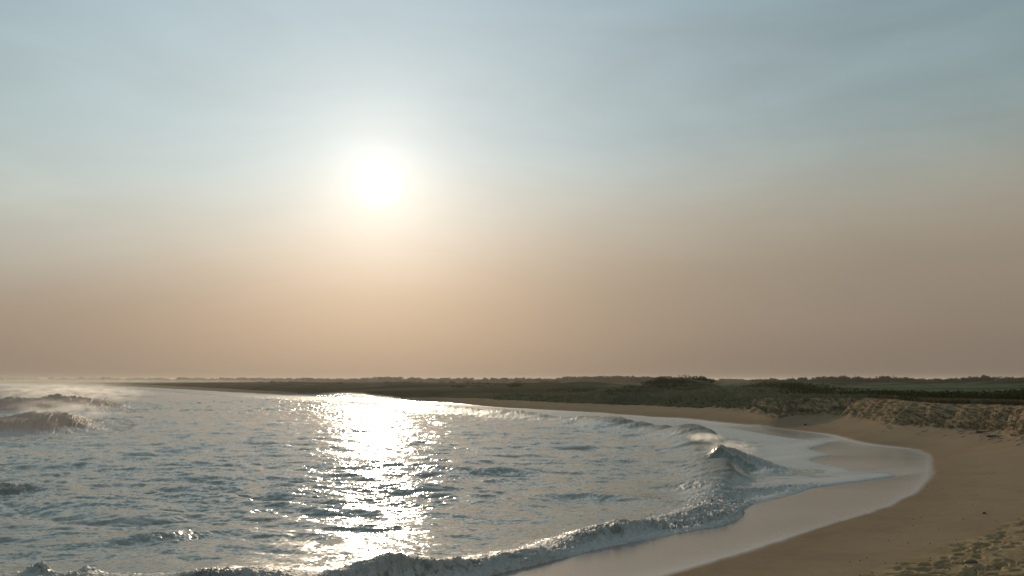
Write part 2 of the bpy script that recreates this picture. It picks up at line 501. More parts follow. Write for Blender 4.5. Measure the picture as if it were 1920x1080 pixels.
h1 = T_chop(x, y); h2 = T_chop2(x, y); h3 = T_rip(x, y)
gust = 0.75 + 0.35 * np.clip(T_big(x * 1.0, y * 0.7), -1.5, 1.5)
a1, a2, a3 = 0.066, 0.046 * gust, 0.0165 * gust
z = ampl * fade * (a1 * h1 + a2 * h2 + a3 * h3)
dx = ampl * fade * (a1 * T_chop(x, y, 1) + a2 * 1.0 * T_chop2(x, y, 1) + a3 * T_rip(x, y, 1))
dy = ampl * fade * (a1 * T_chop(x, y, 2) + a2 * 1.0 * T_chop2(x, y, 2) + a3 * T_rip(x, y, 2))
foam = np.zeros_like(x)
crest = np.zeros_like(x)
rough_noise = T_fine(x, y); mid_noise = T_mid(x, y); foam_noise = T_foam(x, y)
clear = np.zeros_like(x)
for C, kind in ((SHORE_BREAK, 1), (BOWL, 3), (ROLL_A, 4), (ROLL_B, 4), (LEFT_A, 2), (LEFT_B, 2), (LEFT_C, 2), (HUMP_A, 0), (HUMP_B, 0), (HUMP_C, 0), (HUMP_D, 0), (HUMP_E, 0), (HUMP_F, 0)):
    lo = C[:, :2].min(0) - 26; hi = C[:, :2].max(0) + 26
    k = np.nonzero((x > lo[0]) & (x < hi[0]) & (y > lo[1]) & (y < hi[1]) & keep)[0]
    d, vx, vy, ex, sarc = curve_dist(x[k], y[k], C[:, :7])
    A, fo, lip, ws, wf = ex.T
    # which side: land is on the left of the curve's direction
    eps = 1e-6
    # sign from the local tangent
    idx = np.zeros(len(k), int)
    best = np.full(len(k), 1e18)
    sg = np.ones(len(k)); tx = np.zeros(len(k)); ty = np.zeros(len(k))
    for i in range(len(C) - 1):
        a, b = C[i], C[i + 1]
        ddx, ddy = b[0] - a[0], b[1] - a[1]; L2 = ddx * ddx + ddy * ddy
        if L2 < 1e-10: continue
        t = np.clip(((x[k] - a[0]) * ddx + (y[k] - a[1]) * ddy) / L2, 0, 1)
        d2 = (a[0] + t * ddx - x[k]) ** 2 + (a[1] + t * ddy - y[k]) ** 2
        q = d2 < best - 1e-9
        best[q] = d2[q]
        cr = ddx * (y[k] - a[1]) - ddy * (x[k] - a[0])
        sg[q] = np.where(cr[q] > 0, 1, -1)
        L = math.sqrt(L2)
        tx[q] = ddx / L; ty[q] = ddy / L
    if kind in (0, 2, 3, 4): sg = -sg; nx, ny = ty, -tx   # these rows run left to right and roll towards the camera
    else: nx, ny = -ty, tx
    jag = 0.35 * T_mid(sarc + 7, sarc * 0 + 3.3) + 0.25 * T_fine(sarc, sarc * 0 + 1.1)
    farq = 1 - .85 * sm(rng_xy[k], 110, 210)
    u = sg * d + jag * np.where(A > 1.4, 0.9, 0.45) * farq
    Aj = A * (1 + farq * (0.34 if kind == 1 else 0.14) * np.clip(T_mid(sarc * 0.9 + 11, sarc * 0 + 9.0), -1.6, 1.6) + 0.02 * rough_noise[k])
    prof = np.where(u < 0, np.exp(-(u / ws) ** 2), np.exp(-(np.abs(u) / wf) ** 2.2))
    if kind == 3:
        lump2_off = 1.0
        clear[k] = np.maximum(clear[k], sm(u, .42, .8) * (1 - sm(u, wf * 1.6, wf * 3.5)) * sm(A, .1, .4) * (1 - sm(d, 3, 4)))
    if kind == 2:
        prof = np.where(u < 0, 1 / (1 + (u / ws) ** 2), prof)
    endfade = 1 - sm(d, 12, 25)
    hh = Aj * prof * endfade * ((1 - .85 * sm(rng_xy[k], 170, 250)) if kind == 1 else 1)
    push = lip * Aj * prof ** 3 * 0.9
    z[k] = z[k] * (1 - 0.3 * prof) + hh - 0.10 * A * np.exp(-((u - wf * 2.2) / (wf * 1.4)) ** 2)
    dx[k] += push * nx; dy[k] += push * ny
    ff = fo * sm(prof, 0.12, 0.6)
    # the broken front: lumps
    lump = fo * prof
    lump2 = sm(fo, .1, .6) * np.maximum(sm(prof, .1, .5), sm(u, -.5, 0) * (1 - sm(u, wf * 1.5, wf * 2.6)))
    if kind == 2:
        lump = fo * sm(prof, 0.1, 0.6)
        ff = np.maximum(ff, sm(fo, 0, .5) * sm(u, -ws * 3.2, -ws) * (1 - sm(u, wf * 2.0, wf * 3.5)))
    sc_l = 0.24 + 0.08 * (A > 1.5) if kind == 2 else 0.045 + 0.05 * A
    sc_l = sc_l * np.ones_like(A) * (.5 if kind == 4 else 1)
    if kind == 3: lump = lump * (u < .35); lump2 = lump2 * (u < .35)
    dx[k] += lump2 * .022 * T_foam(x[k] + 3.3, y[k] + 1.7); dy[k] += lump2 * .022 * T_foam(x[k] + 5.1, y[k])
    sc_l = sc_l * (farq if kind == 1 else 1)
    z[k] += lump * sc_l * (0.6 * mid_noise[k] + 0.35 * rough_noise[k]) + lump2 * np.where(u > -.1, 0.036, 0.008) * foam_noise[k]
    if kind == 4: ff = np.maximum(ff, .95 * fo * (u < wf * .8) * sm(u, -ws * 1.9, -ws * .9) * sm(A, .05, .15))
    if kind == 1:
        front = 0.75 * sm(u, -0.2, wf) * (1 - sm(u, wf * 2.5, wf * 4.5)) * sm(fo, 0.1, 0.5) * np.minimum(1, A / .3)
        ff = np.maximum(ff, front)
        # thin broken trail behind the wave
        trail = 0.45 * fo * (u < 0) * np.exp(-np.abs(u) / 4.0)
        ff = np.maximum(ff, trail)
    foam[k] = np.maximum(foam[k], ff * endfade)
    if kind == 3: foam[k] *= 1 - clear[k]
    crest[k] = np.maximum(crest[k], np.minimum(1, A) * (sm(prof, 0.08, 0.5) if kind == 2 else sm(prof, 0.5, 0.95)) * endfade)

for (px_, py_, r_, hgt) in RUBBLE:
    cx, cy = ground_at(px_, py_, 0.1)
    d = np.hypot(x - cx, y - cy)
    k = np.nonzero(d < r_ * 2.5)[0]
    w = np.exp(-(d[k] / r_) ** 2)
    z[k] += hgt * w * (0.45 + 0.45 * np.abs(mid_noise[k]) + 0.10 * rough_noise[k] + 0.08 * foam_noise[k])
    foam[k] = np.maximum(foam[k], 0.95 * sm(w, 0.15, 0.7))

# swash apron between break and tongues: milky, nearly flat
cam_side = 1 - sm(rng_xy, 33, 42)
apron_w = 4.5 - 3.4 * cam_side + 1.5 * mid_noise + 9.0 * sm(rng_xy, 60, 130)
apron = (1 - sm(sd_F, apron_w * 0.6, apron_w * 1.5)) * (sd_F > -0.3)
apron = apron * (1 - 0.75 * cam_side)
milk = np.maximum(0, apron) * 0.92
foam = np.maximum(foam, milk) * (1 - clear)
milk_soft = np.clip(apron, 0, 1)
# thin sheet of water on the sand: it ends in a rounded lip
lipz = 0.085 + 0.035 * sm(sd_F, 0, 0.25) + 0.010 * sm(sd_F, 0.0, 0.8) * mid_noise - 0.22 * (1 - sm(sd_F, -0.35, 0.02))
apr = 1 - sm(sd_F, 0.5 - .35 * cam_side, 3.0 - 2.4 * cam_side)
z = z * (1 - apr * 0.75 * sm(sd_F, 3.0, 0.3) if False else 1 - apr * 0.6) + lipz * apr
edge = (1 - sm(sd_F, 0.15, 0.7)) * (sd_F > -0.2)
foam = np.maximum(foam, edge)
# scattered old foam streaks offshore
streak = T_big(x * 2.1 + 5, y * 4.0) * 0.5 + T_mid(x * 0.5, y * 1.1) * 0.35
offf = 0.48 * sm(streak, 0.35, 1.6) * offs
foam = np.maximum(foam, offf)
# wash zone seaward of the shore break in the near field
nearw = 1 - sm(rng_xy, 40, 60)
foam = foam * (1 - nearw * .30 * sm(z, .12, .3) * np.clip(.5 - .5 * foam_noise - .35 * mid_noise, 0, 1.6))
foam = np.clip(foam, 0, 1)
rough = 0.085 + 0.03 * sm(rng_xy, 25, 120) + 0.06 * sm(rng_xy, 120, 600)
rough = np.maximum(rough, 0.45 * sm(np.maximum(foam * (foam > offf + .01), 0.8 * crest), 0.05, 0.45))
rough = np.where(apron > 0.3, np.maximum(rough, 0.18), rough)

verts = np.stack([x + dx, y + dy, z], 1)
faces = grid_faces(nr, nc, keep)
# no face over land any more than a metre past the tongues
sea_attr = {'foam': foam, 'rough': rough, 'crest': crest, 'milk': milk_soft, 'dist_range': rng_xy}
verts, faces, sea_attr = compact(verts, faces, sea_attr)
print('sea', len(verts), len(faces), time.time() - t0)


def sea_material():
    mt = bpy.data.materials.new("sea_water"); mt.use_nodes = True
    g = G(mt.node_tree); g.n.clear()
    P = g.pos()
    foam_a = g.attr('foam'); ro = g.attr('rough'); milk = g.attr('milk'); crest = g.attr('crest')
    # foam break up
    n1 = g.noise(g.mapping(P, (1, 1, 1)), 1.3, 6, 0.62, 0.6)
    n2 = g.noise(P, 7.0, 4, 0.6)
    nn = g.m('ADD', g.m('MULTIPLY', n1, 0.7), g.m('MULTIPLY', n2, 0.3))
    th_ = g.m('SUBTRACT', 1.0, g.m('MULTIPLY', foam_a, 1.0))
    low = g.m('ADD', g.m('MULTIPLY', th_, 0.62), 0.12)
    hi = g.m('ADD', low, 0.20)
    f = g.sstep(nn, low, hi)
    gate = g.sstep(foam_a, 0.04, 0.22)
    f = g.m('MULTIPLY', f, gate)
    sl = g.noise(g.mapping(P, (.22, 1.3, 1)), 1.1, 5, .6, 1.2)
    line = g.sstep(g.m('ABSOLUTE', g.m('SUBTRACT', sl, .5)), .004, .035)
    lace = g.noise(P, 2.6, 5, .65, 1.5)
    hole = g.sstep(g.m('ABSOLUTE', g.m('SUBTRACT', lace, .5)), .10, .03)
    f = g.m('MULTIPLY', f, g.m('ADD', .62, g.m('MULTIPLY', .38, g.m('MAXIMUM', line, g.m('SUBTRACT', 1.0, milk)))))
    f = g.m('MULTIPLY', f, g.m('ADD', .84, g.m('MULTIPLY', .16, hole)))
    f = g.m('MAXIMUM', f, g.m('MULTIPLY', g.m('MULTIPLY', milk, g.sstep(foam_a, .3, .8)), g.m('ADD', .55, g.m('MULTIPLY', line, .3))))
    # fine relief
    b3 = g.noise(P, 9.0, 5, 0.7)
    calm = g.m('SUBTRACT', 1.0, g.m('MULTIPLY', g.m('MAXIMUM', milk, g.m('MULTIPLY', foam_a, .75)), 0.85))
    def tilt(scale, amp, sx, sy, det):
        c_ = g.noise(g.mapping(P, (sx, sy, 1)), scale, det, .55, col=True)
        return g.v('MULTIPLY', g.v('SUBTRACT', c_, (.5, .5, .5)), (amp, amp * 1.25, 0.0))
    wv = g.v('ADD', tilt(1.7, .40, 1, 1.5, 3), tilt(7.0, .50, 1, 1.3, 2))
    wv = g.v('SCALE', wv, scale=calm)
    nrm = g.v('NORMALIZE', g.v('ADD', g.n.new('ShaderNodeNewGeometry').outputs['Normal'], wv))
    nrmf = g.bump(b3, g.m('MULTIPLY', calm, 0.6), 0.06)
    w = g.n.new('ShaderNodeBsdfPrincipled')
    w.inputs['Base Color'].default_value = (0.240, 0.246, 0.210, 1)
    w.inputs['IOR'].default_value = 1.333
    g.put(w.inputs['Roughness'], ro); g.put(w.inputs['Normal'], nrm)
    tr = g.n.new('ShaderNodeBsdfTranslucent'); tr.inputs[0].default_value = (0.26, 0.21, 0.11, 1)
    ms = g.n.new('ShaderNodeMixShader')
    g.put(ms.inputs[0], g.m('MULTIPLY', crest, 0.5)); g.l.new(w.outputs[0], ms.inputs[1]); g.l.new(tr.outputs[0], ms.inputs[2])
    fo = g.n.new('ShaderNodeBsdfPrincipled')
    fo.inputs['Base Color'].default_value = (0.74, 0.70, 0.66, 1)
    g.put(fo.inputs['Roughness'], 0.55)
    fo.inputs['IOR'].default_value = 1.33
    fo.inputs['Specular IOR Level'].default_value = 0.10
    g.put(fo.inputs['Normal'], nrmf)
    ft = g.n.new('ShaderNodeBsdfTranslucent'); ft.inputs[0].default_value = (0.62, 0.55, 0.46, 1)
    fm = g.n.new('ShaderNodeMixShader'); g.put(fm.inputs[0], g.m('ADD', 0.28, g.m('MULTIPLY', crest, 0.42)))
    g.l.new(fo.outputs[0], fm.inputs[1]); g.l.new(ft.outputs[0], fm.inputs[2])
    mm = g.n.new('ShaderNodeMixShader'); g.put(mm.inputs[0], f)
    g.l.new(ms.outputs[0], mm.inputs[1]); g.l.new(fm.outputs[0], mm.inputs[2])
    out = g.n.new('ShaderNodeOutputMaterial'); g.l.new(mm.outputs[0], out.inputs[0])
    return mt


M_SEA = sea_material()
link('sea', build_mesh('sea', verts, faces, M_SEA, sea_attr), kind='structure')
SEA_STATE = None

# ------------------------------------------------------------------ the ground
DUNES = []      # px, depth, height above 5 m eye line in pixels -> top z, half width px, half depth m
for px_, dep, top_y, hw, hd in [
        (1275, 175, 710.0, 75, 14), (1180, 150, 724, 90, 14), (1400, 132, 722, 110, 13), (1372, 250, 709.8, 34, 14), (1300, 128, 733, 150, 9),
        (1560, 215, 717, 90, 22), (1700, 210, 717, 120, 25), (1860, 190, 713.5, 110, 22), (1480, 185, 713, 60, 14), (2050, 170, 713, 100, 20),
        (1000, 260, 718, 100, 25), (820, 330, 719, 110, 30), (640, 420, 719.5, 120, 35), (420, 600, 717.5, 140, 45), (1100, 240, 716, 60, 18)]:
    cx = (px_ - 960) / F_PX * dep
    DUNES.append((cx, dep, CAM_H + (HORIZON - top_y) / F_PX * dep, hw / F_PX * dep, hd))


def ground_z(x, y, full=False, shape=None):
    dW, dS, dF, iW, iS, iF, sW, sS, sF = surface_heights(x, y, shape)
    rg = np.hypot(x, y); azd = np.degrees(np.arctan2(x, y))
    z = shore_z(dW, dS, dF, iW, iF)
    inl = np.where(iS, -dS, dS)
    rt = sm(azd, 10.5, 18) * (y > 20)                      # the eroded bank on the right
    near_k = 1 - sm(rg, 140, 240)
    wob = T_mid(x * 0.8, y * 0.8) * near_k
    gul = T_mid(sS * 1.5 + inl * 1.2, inl * 0.35 + 5)
    edge_in = inl + 0.40 * wob * sm(inl, -2, 1) + 0.22 * gul * rt
    width = 5.5 - 2.2 * rt
    rise = sm(edge_in, -0.3, width)
    hs = 1.35 + 0.75 * rt
    behind = (y < 20) * 1.0
    z = z + rise * hs * (1 - 0.4 * behind)
    back = np.clip(inl, 0, None)
    z = z + 0.75 * sm(back, width, 70) + 0.35 * sm(back, 6, 22) * T_dune(x, y) * 0.7
    for cx, cy, top, rx, ry in DUNES:
        k = np.nonzero((np.abs(x - cx) < rx * 3) & (np.abs(y - cy) < ry * 3))[0]
        w = np.exp(-((x[k] - cx) / rx) ** 4 * 0.6 - ((x[k] - cx) / rx) ** 2 * 0.5 - ((y[k] - cy) / ry) ** 2)
        w *= sm(inl[k], 2, 14)
        z[k] = z[k] * (1 - w) + np.maximum(top, z[k]) * w if False else z[k] + (top - z[k]) * w
    # keep the open land near the eye line far away
    lim = CAM_H + 0.22 + 0.0003 * rg
    far = sm(rg, 150, 330)
    z = np.where(far > 0, z * (1 - far) + np.minimum(z, lim) * far, z)
    z = z - 0.9 * sm(azd, 4, 12) * sm(rg, 268, 340) * (1 - sm(rg, 900, 1500))
    rel_amp = sm(edge_in, 0.1, 1.0) * (1 - sm(edge_in, width, width + 3)) * rt
    z += rel_amp * (0.025 * gul + 0.02 * T_fine(x * .7, y * .7) * (rg < 200))
    z += 0.03 * T_mid(x * 0.4, y * 0.4) * sm(inl, -8, 0) + 0.012 * T_mid(x * .5 + 3, y * .5) * (~iW)
    if full:
        return z, dW, dS, dF, iW, iS, iF, inl, rt, rise, rg, azd, edge_in, width, gul
    return z


az_c = columns(31.5, 900, 60, 50)
r1 = CAM_H * 0.8 / np.tan(np.radians(np.arange(13.4, 5.6, -0.032)))
rr = np.concatenate([np.linspace(1.5, r1[0], 24)[:-1], r1])
rr2 = r1[-1] * np.exp(np.arange(1, 420) * 0.0042)
rr2 = rr2[rr2 < 200]
rr3 = rr2[-1] * np.exp(np.arange(1, 200) * 0.0065); rr3 = rr3[rr3 < 640]
rr4 = rr3[-1] * np.exp(np.arange(1, 200) * 0.0175); rr3 = np.concatenate([rr3, rr4[rr4 < 6500]])
rr = np.concatenate([rr, rr2, rr3, [7300]])
RR, AA = np.meshgrid(rr, az_c, indexing='ij')
x = (RR * np.sin(AA)).ravel(); y = (RR * np.cos(AA)).ravel()
nr, nc = RR.shape
z, dW, dS, dF, iW, iS, iF, inl, rt, rise, rg, azd, edge_in, width, gul = ground_z(x, y, True, (nr, nc))

# dry trampled sand: line through the photograph
dry_line = np.array([ground_at(a, b, 0.9) for a, b in [(2300, 895), (2050, 915), (1920, 938), (1850, 966), (1760, 992), (1660, 1022), (1560, 1050), (1470, 1076), (1300, 1160), (900, 1300)]])
dl = dry_line[:, :2]
poly = [tuple(p) for p in dl] + [(0, -10), (60, -10), (60, 22)]
dryin = inside(x, y, poly)
dd, *_ = curve_dist(x, y, dl)
dry = np.where(dryin, sm(dd, -0.2, 0.5), 0) * (rg < 60)
# footprints
fr = np.random.default_rng(5)
near = np.nonzero((rg < 34) & dryin)[0]
bx, by, bz = x[near], y[near], np.zeros(len(near))
tracks = []
for t in range(62):
    ang = fr.uniform(-2.9, 2.9)
    q = np.array(ground_at(fr.uniform(1500, 2040), fr.uniform(935, 1110), 1.0))
    if t % 3: ang = fr.normal(0.5, 0.35) + (math.pi if fr.random() < .5 else 0)
    for s in range(int(fr.integers(7, 14))):
        side = 0.11 if s % 2 else -0.11
        tracks.append((q[0] - side * math.sin(ang), q[1] + side * math.cos(ang), ang + fr.normal(0, .15)))
        q = q + 0.62 * np.array([math.cos(ang), math.sin(ang)]); ang += fr.normal(0, .1)
for (cx, cy, ang) in tracks:
    k = np.nonzero((np.abs(bx - cx) < .5) & (np.abs(by - cy) < .5))[0]
    if not len(k): continue
    ca, sa = math.cos(ang), math.sin(ang)
    u = (bx[k] - cx) * ca + (by[k] - cy) * sa; v = -(bx[k] - cx) * sa + (by[k] - cy) * ca
    s_ = fr.uniform(.95, 1.5)
    q = np.sqrt((u / (.19 * s_)) ** 2 + (v / (.085 * s_)) ** 2)
    dep = fr.uniform(.10, .18)
    bz[k] = np.maximum(bz[k] - dep * 1.0 * (1 - sm(q, .65, 1.08)), -.2) + .013 * np.exp(-((q - 1.45) / .32) ** 2)
edge_w = sm(dd[near], 0.15, 0.9)
z[near] += bz * edge_w + edge_w * (.010 * T_fine(x[near], y[near]) + .012 * T_mid(x[near] * 2.2, y[near] * 2.2))
keepv = ~(iF & (dF > 12)) | (rg < 14)
wet_sd = np.where(iW, -dW, dW)
wet = 1 - sm(wet_sd + 0.12 * T_mid(x * 1.5, y * .4), -0.12, 0.20)
damp = 1 - sm(wet_sd, 0.2, 3.2)
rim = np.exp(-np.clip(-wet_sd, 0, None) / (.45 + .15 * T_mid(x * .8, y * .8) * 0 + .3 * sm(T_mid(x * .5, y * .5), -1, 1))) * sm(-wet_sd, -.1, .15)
gstart = 0.3 + 3.7 * rt
grass = sm(edge_in + 0.5 * T_fine(x * .5, y * .5) * (1 - sm(rg, 140, 240)), gstart, gstart + 1.2) * (1 - .0 * rt)
bank = sm(edge_in, -0.2, 0.6) * (1 - grass) * rt
# sandy blowouts
def spot(px_, dep, rx, ry):
    cx = (px_ - 960) / F_PX * dep
    return np.exp(-((x - cx) / rx) ** 2 - ((y - dep) / ry) ** 2)
bare = np.zeros_like(x)
for a in [(1372, 246, 4.0, 14), (1232, 139, 2.6, 2), (1250, 137, 2.4, 1.2), (585, 400, 8, 8), (560, 380, 5, 3), (720, 345, 6, 4), (660, 470, 8, 4), (1525, 190, 4, 4), (1600, 178, 2, 3), (1640, 195, 6, 2.5), (930, 300, 6, 2)]:
    bare = np.maximum(bare, spot(*a))
# the sandy path running down the dune flank
p0 = np.array([(1366 - 960) / F_PX * 137, 137]); p1 = np.array([(1394 - 960) / F_PX * 117, 117])
dpp, *_ = curve_dist(x, y, np.vstack([p0, p1]))
bare = np.maximum(bare, .95 * np.exp(-(dpp / 1.0) ** 2))
farland = 1 - sm(azd + 1.5 * T_dune(x, y), 2, 10)
att = {'farland': farland, 'wet': wet, 'damp': damp, 'rim': rim, 'grass': grass, 'bank': bank, 'bare': np.clip(bare, 0, 1), 'dry': dry}
gverts = np.stack([x, y, z], 1)
gfaces = grid_faces(nr, nc, keepv)


def ground_material():
    mt = bpy.data.materials.new("sand_and_dune"); mt.use_nodes = True
    g = G(mt.node_tree); g.n.clear()
    P = g.pos()
    wet, damp, gr, bank, bare, dry = [g.attr(a) for a in ('wet', 'damp', 'grass', 'bank', 'bare', 'dry')]
    n_l = g.noise(P, 0.25, 4, 0.5); n_m = g.noise(P, 2.0, 5, 0.6); n_f = g.noise(P, 30.0, 3, 0.6)
    sand = g.mix(n_m, (0.290, 0.203, 0.128), (0.345, 0.246, 0.160))
    sand = g.mix(g.m('MULTIPLY', g.sstep(n_f, .55, .8), .35), sand, (0.12, 0.085, 0.055))
    # faint run-up lines left by earlier swashes
    sand = g.mix(g.m('MULTIPLY', damp, 0.45), sand, (0.215, 0.150, 0.096))
    rl = g.noise(g.mapping(P, (.35, .35, 1)), 1.0, 3, .5, .4)
    rln = g.sstep(g.m('ABSOLUTE', g.m('SUBTRACT', g.m('FRACT', g.m('MULTIPLY', rl, 9.0)), .5)), .03, .0)
    sand = g.mix(g.m('MULTIPLY', rln, .22), sand, (0.12, 0.085, 0.05))
    sand = g.mix(g.m('MULTIPLY', g.sstep(g.noise(P, .45, 5, .6), .45, .7), .22), sand, (0.16, 0.11, 0.065))
    drc = g.mix(g.sstep(g.noise(P, 1.6, 5, .6), .45, .62), (0.29, 0.202, 0.112), (0.37, 0.265, 0.150))
    lit = g.sstep(g.noise(g.mapping(P, (1, 2.2, 1)), 9.0, 6, .75), .60, .70)
    drc = g.mix(g.m('MULTIPLY', lit, .65), drc, (0.07, 0.05, 0.04))
    sand = g.mix(dry, sand, drc)
    # eroded bank with roots and dry grass slipping down it
    st = g.noise(g.mapping(g.mapping(P, (1, 1, 1), (0, R(-38), 0)), (0.45, 0.6, 3.4)), 1.5, 6, .68, .5)
    st2 = g.noise(g.mapping(g.mapping(P, (1, 1, 1), (0, R(-30), 0)), (0.6, 0.9, 5.0)), 4.0, 4, .6)
    bk = g.mix(g.sstep(st, .44, .60), (0.34, 0.236, 0.138), (0.115, 0.083, 0.050))
    bk = g.mix(g.m('MULTIPLY', g.sstep(st2, .54, .64), .6), bk, (0.05, 0.045, 0.032))
    sand = g.mix(bank, sand, bk)
    gcol = g.mix(g.sstep(n_l, .35, .65), (0.084, 0.106, 0.052), (0.132, 0.154, 0.104))
    gcol = g.mix(g.m('MULTIPLY', g.sstep(g.noise(P, .8, 5, .65), .5, .7), .5), gcol, (0.055, 0.068, 0.032))
    gcol = g.mix(g.m('MULTIPLY', g.sstep(g.noise(g.mapping(P, (.5, 1, 1)), .045, 5, .62), .40, .56), .85), gcol, (0.030, 0.034, 0.016))
    gcol = g.mix(g.m('MULTIPLY', bare, g.sstep(g.noise(P, .3, 4, .6), .2, .4)), gcol, (0.26, 0.21, 0.15))
    gcol = g.mix(g.m('MULTIPLY', g.attr('farland'), g.m('SUBTRACT', .85, g.m('MULTIPLY', bare, .7))), gcol, g.mix(g.sstep(g.noise(g.mapping(P, (.5, 1, 1)), .03, 5, .62), .42, .6), (0.105, 0.088, 0.054), (0.060, 0.052, 0.031)))
    gmask = g.sstep(g.m('ADD', gr, g.m('MULTIPLY', g.m('SUBTRACT', n_m, .5), .7)), .35, .65)
    col = g.mix(gmask, sand, gcol)
    # wet sand: darker, glossy
    wn = g.noise(g.mapping(P, (.5, .12, 1)), 3.0, 4, .6)
    wcol = g.mix(wn, (0.190, 0.148, 0.112), (0.235, 0.188, 0.145))
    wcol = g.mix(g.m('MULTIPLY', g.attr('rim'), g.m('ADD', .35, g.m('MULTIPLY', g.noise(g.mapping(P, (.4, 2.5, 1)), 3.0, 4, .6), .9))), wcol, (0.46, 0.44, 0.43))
    col = g.mix(wet, col, wcol)
    b = g.n.new('ShaderNodeBsdfPrincipled')
    g.put(b.inputs['Base Color'], col)
    rr_ = g.m('SUBTRACT', .95, g.m('MULTIPLY', wet, .80))
    rr_ = g.m('ADD', rr_, g.m('MULTIPLY', g.m('MULTIPLY', wet, wn), .12))
    g.put(b.inputs['Roughness'], rr_)
    b.inputs['IOR'].default_value = 1.36
    g.put(b.inputs['Specular IOR Level'], g.m('MULTIPLY', wet, .67))
    dryw = g.m('SUBTRACT', 1.0, wet)
    nrm = g.bump(n_m, g.m('MULTIPLY', dryw, .35), .06)
    nrm = g.bump(n_f, g.m('MULTIPLY', dryw, .5), .006, nrm)
    nrm = g.bump(g.noise(P, 4.0, 6, .7), g.m('MULTIPLY', gmask, 1.0), .25, nrm)
    nrm = g.bump(st, g.m('MULTIPLY', bank, .6), .10, nrm)
    g.put(b.inputs['Normal'], nrm)
    out = g.n.new('ShaderNodeOutputMaterial'); g.l.new(b.outputs[0], out.inputs[0])
    return mt


M_GROUND = ground_material()
fc = gfaces[:, 0]
is_dune = (inl[fc] > 0)
is_wet = (wet_sd[fc] < 0.1) & ~is_dune
for nm, msk in (('dune_land', is_dune), ('wet_sand', is_wet), ('dry_beach', ~(is_dune | is_wet))):
    v_, f_, a_ = compact(gverts, gfaces[msk], att)
    link(nm, build_mesh(nm, v_, f_, M_GROUND, a_), kind='structure')
print('ground', len(gverts), len(gfaces), time.time() - t0)


def zg(pts):
    p = np.atleast_2d(np.array(pts, float))
    return ground_z(p[:, 0].copy(), p[:, 1].copy())


# ------------------------------------------------------------------ vegetation
def leaf_material(name, c1, c2, trans=0.25):
    mt = bpy.data.materials.new(name); mt.use_nodes = True
    g = G(mt.node_tree); g.n.clear()
    P = g.pos()
    n = g.noise(P, 0.6, 3, .6)
    oi = g.n.new('ShaderNodeObjectInfo').outputs['Random']
    f = g.m('ADD', g.m('MULTIPLY', g.sstep(n, .35, .65), .7), g.m('MULTIPLY', oi, .3))
    d = g.n.new('ShaderNodeBsdfDiffuse'); g.put(d.inputs[0], g.mix(f, c1, c2))
    t = g.n.new('ShaderNodeBsdfTranslucent'); g.put(t.inputs[0], g.mix(f, c1, c2))
    m_ = g.n.new('ShaderNodeMixShader'); m_.inputs[0].default_value = trans
    g.l.new(d.outputs[0], m_.inputs[1]); g.l.new(t.outputs[0], m_.inputs[2])
    out = g.n.new('ShaderNodeOutputMaterial'); g.l.new(m_.outputs[0], out.inputs[0])
    return mt


M_PINE = leaf_material('pine_foliage', (0.034, 0.042, 0.018), (0.060, 0.064, 0.028))
M_SCRUB = leaf_material('scrub_foliage', (0.020, 0.031, 0.010), (0.044, 0.058, 0.017), .1)
M_GRASS = leaf_material('dune_grass', (0.12, 0.10, 0.055), (0.19, 0.15, 0.085), .35)
M_GREY = leaf_material('grey_grass', (0.105, 0.122, 0.070), (0.160, 0.172, 0.115), .3)
M_BARK = leaf_material('bark', (0.05, 0.036, 0.026), (0.08, 0.058, 0.04), 0.0)


def leaf_cloud(blobs, n, size, r, flat=.7):
    """triangles scattered through ellipsoid blobs (x, y, z, rx, ry, rz)"""
    blobs = np.array(blobs)
    vol = blobs[:, 3] * blobs[:, 4] * blobs[:, 5]
    pick = r.choice(len(blobs), n, p=vol / vol.sum())
    B = blobs[pick]
    d = r.normal(size=(n, 3)); d /= np.linalg.norm(d, axis=1)[:, None]
    rad = r.uniform(.35, 1.05, n) ** .5
    c = B[:, :3] + d * B[:, 3:6] * rad[:, None]
    u = r.normal(size=(n, 3)); u[:, 2] *= .5; u /= np.linalg.norm(u, axis=1)[:, None]
    w = r.normal(size=(n, 3)); w -= (w * u).sum(1)[:, None] * u; w /= np.linalg.norm(w, axis=1)[:, None]
    s = size * r.uniform(.5, 1.3, n)[:, None]
    V = np.stack([c - u * s, c + u * s, c + w * s * 1.2], 1).reshape(-1, 3)
    return V, np.arange(3 * n).reshape(n, 3)


def tube(pts, rads, seg=5):
    V = []; Fc_ = []
    for i, (p, r_) in enumerate(zip(pts, rads)):
        for k in range(seg):
            a = 2 * math.pi * k / seg
            V.append((p[0] + r_ * math.cos(a), p[1] + r_ * math.sin(a), p[2]))
    for i in range(len(pts) - 1):
        for k in range(seg):
            a = i * seg + k; b = i * seg + (k + 1) % seg
            Fc_.append((a, b, b + seg, a + seg))
    return V, Fc_


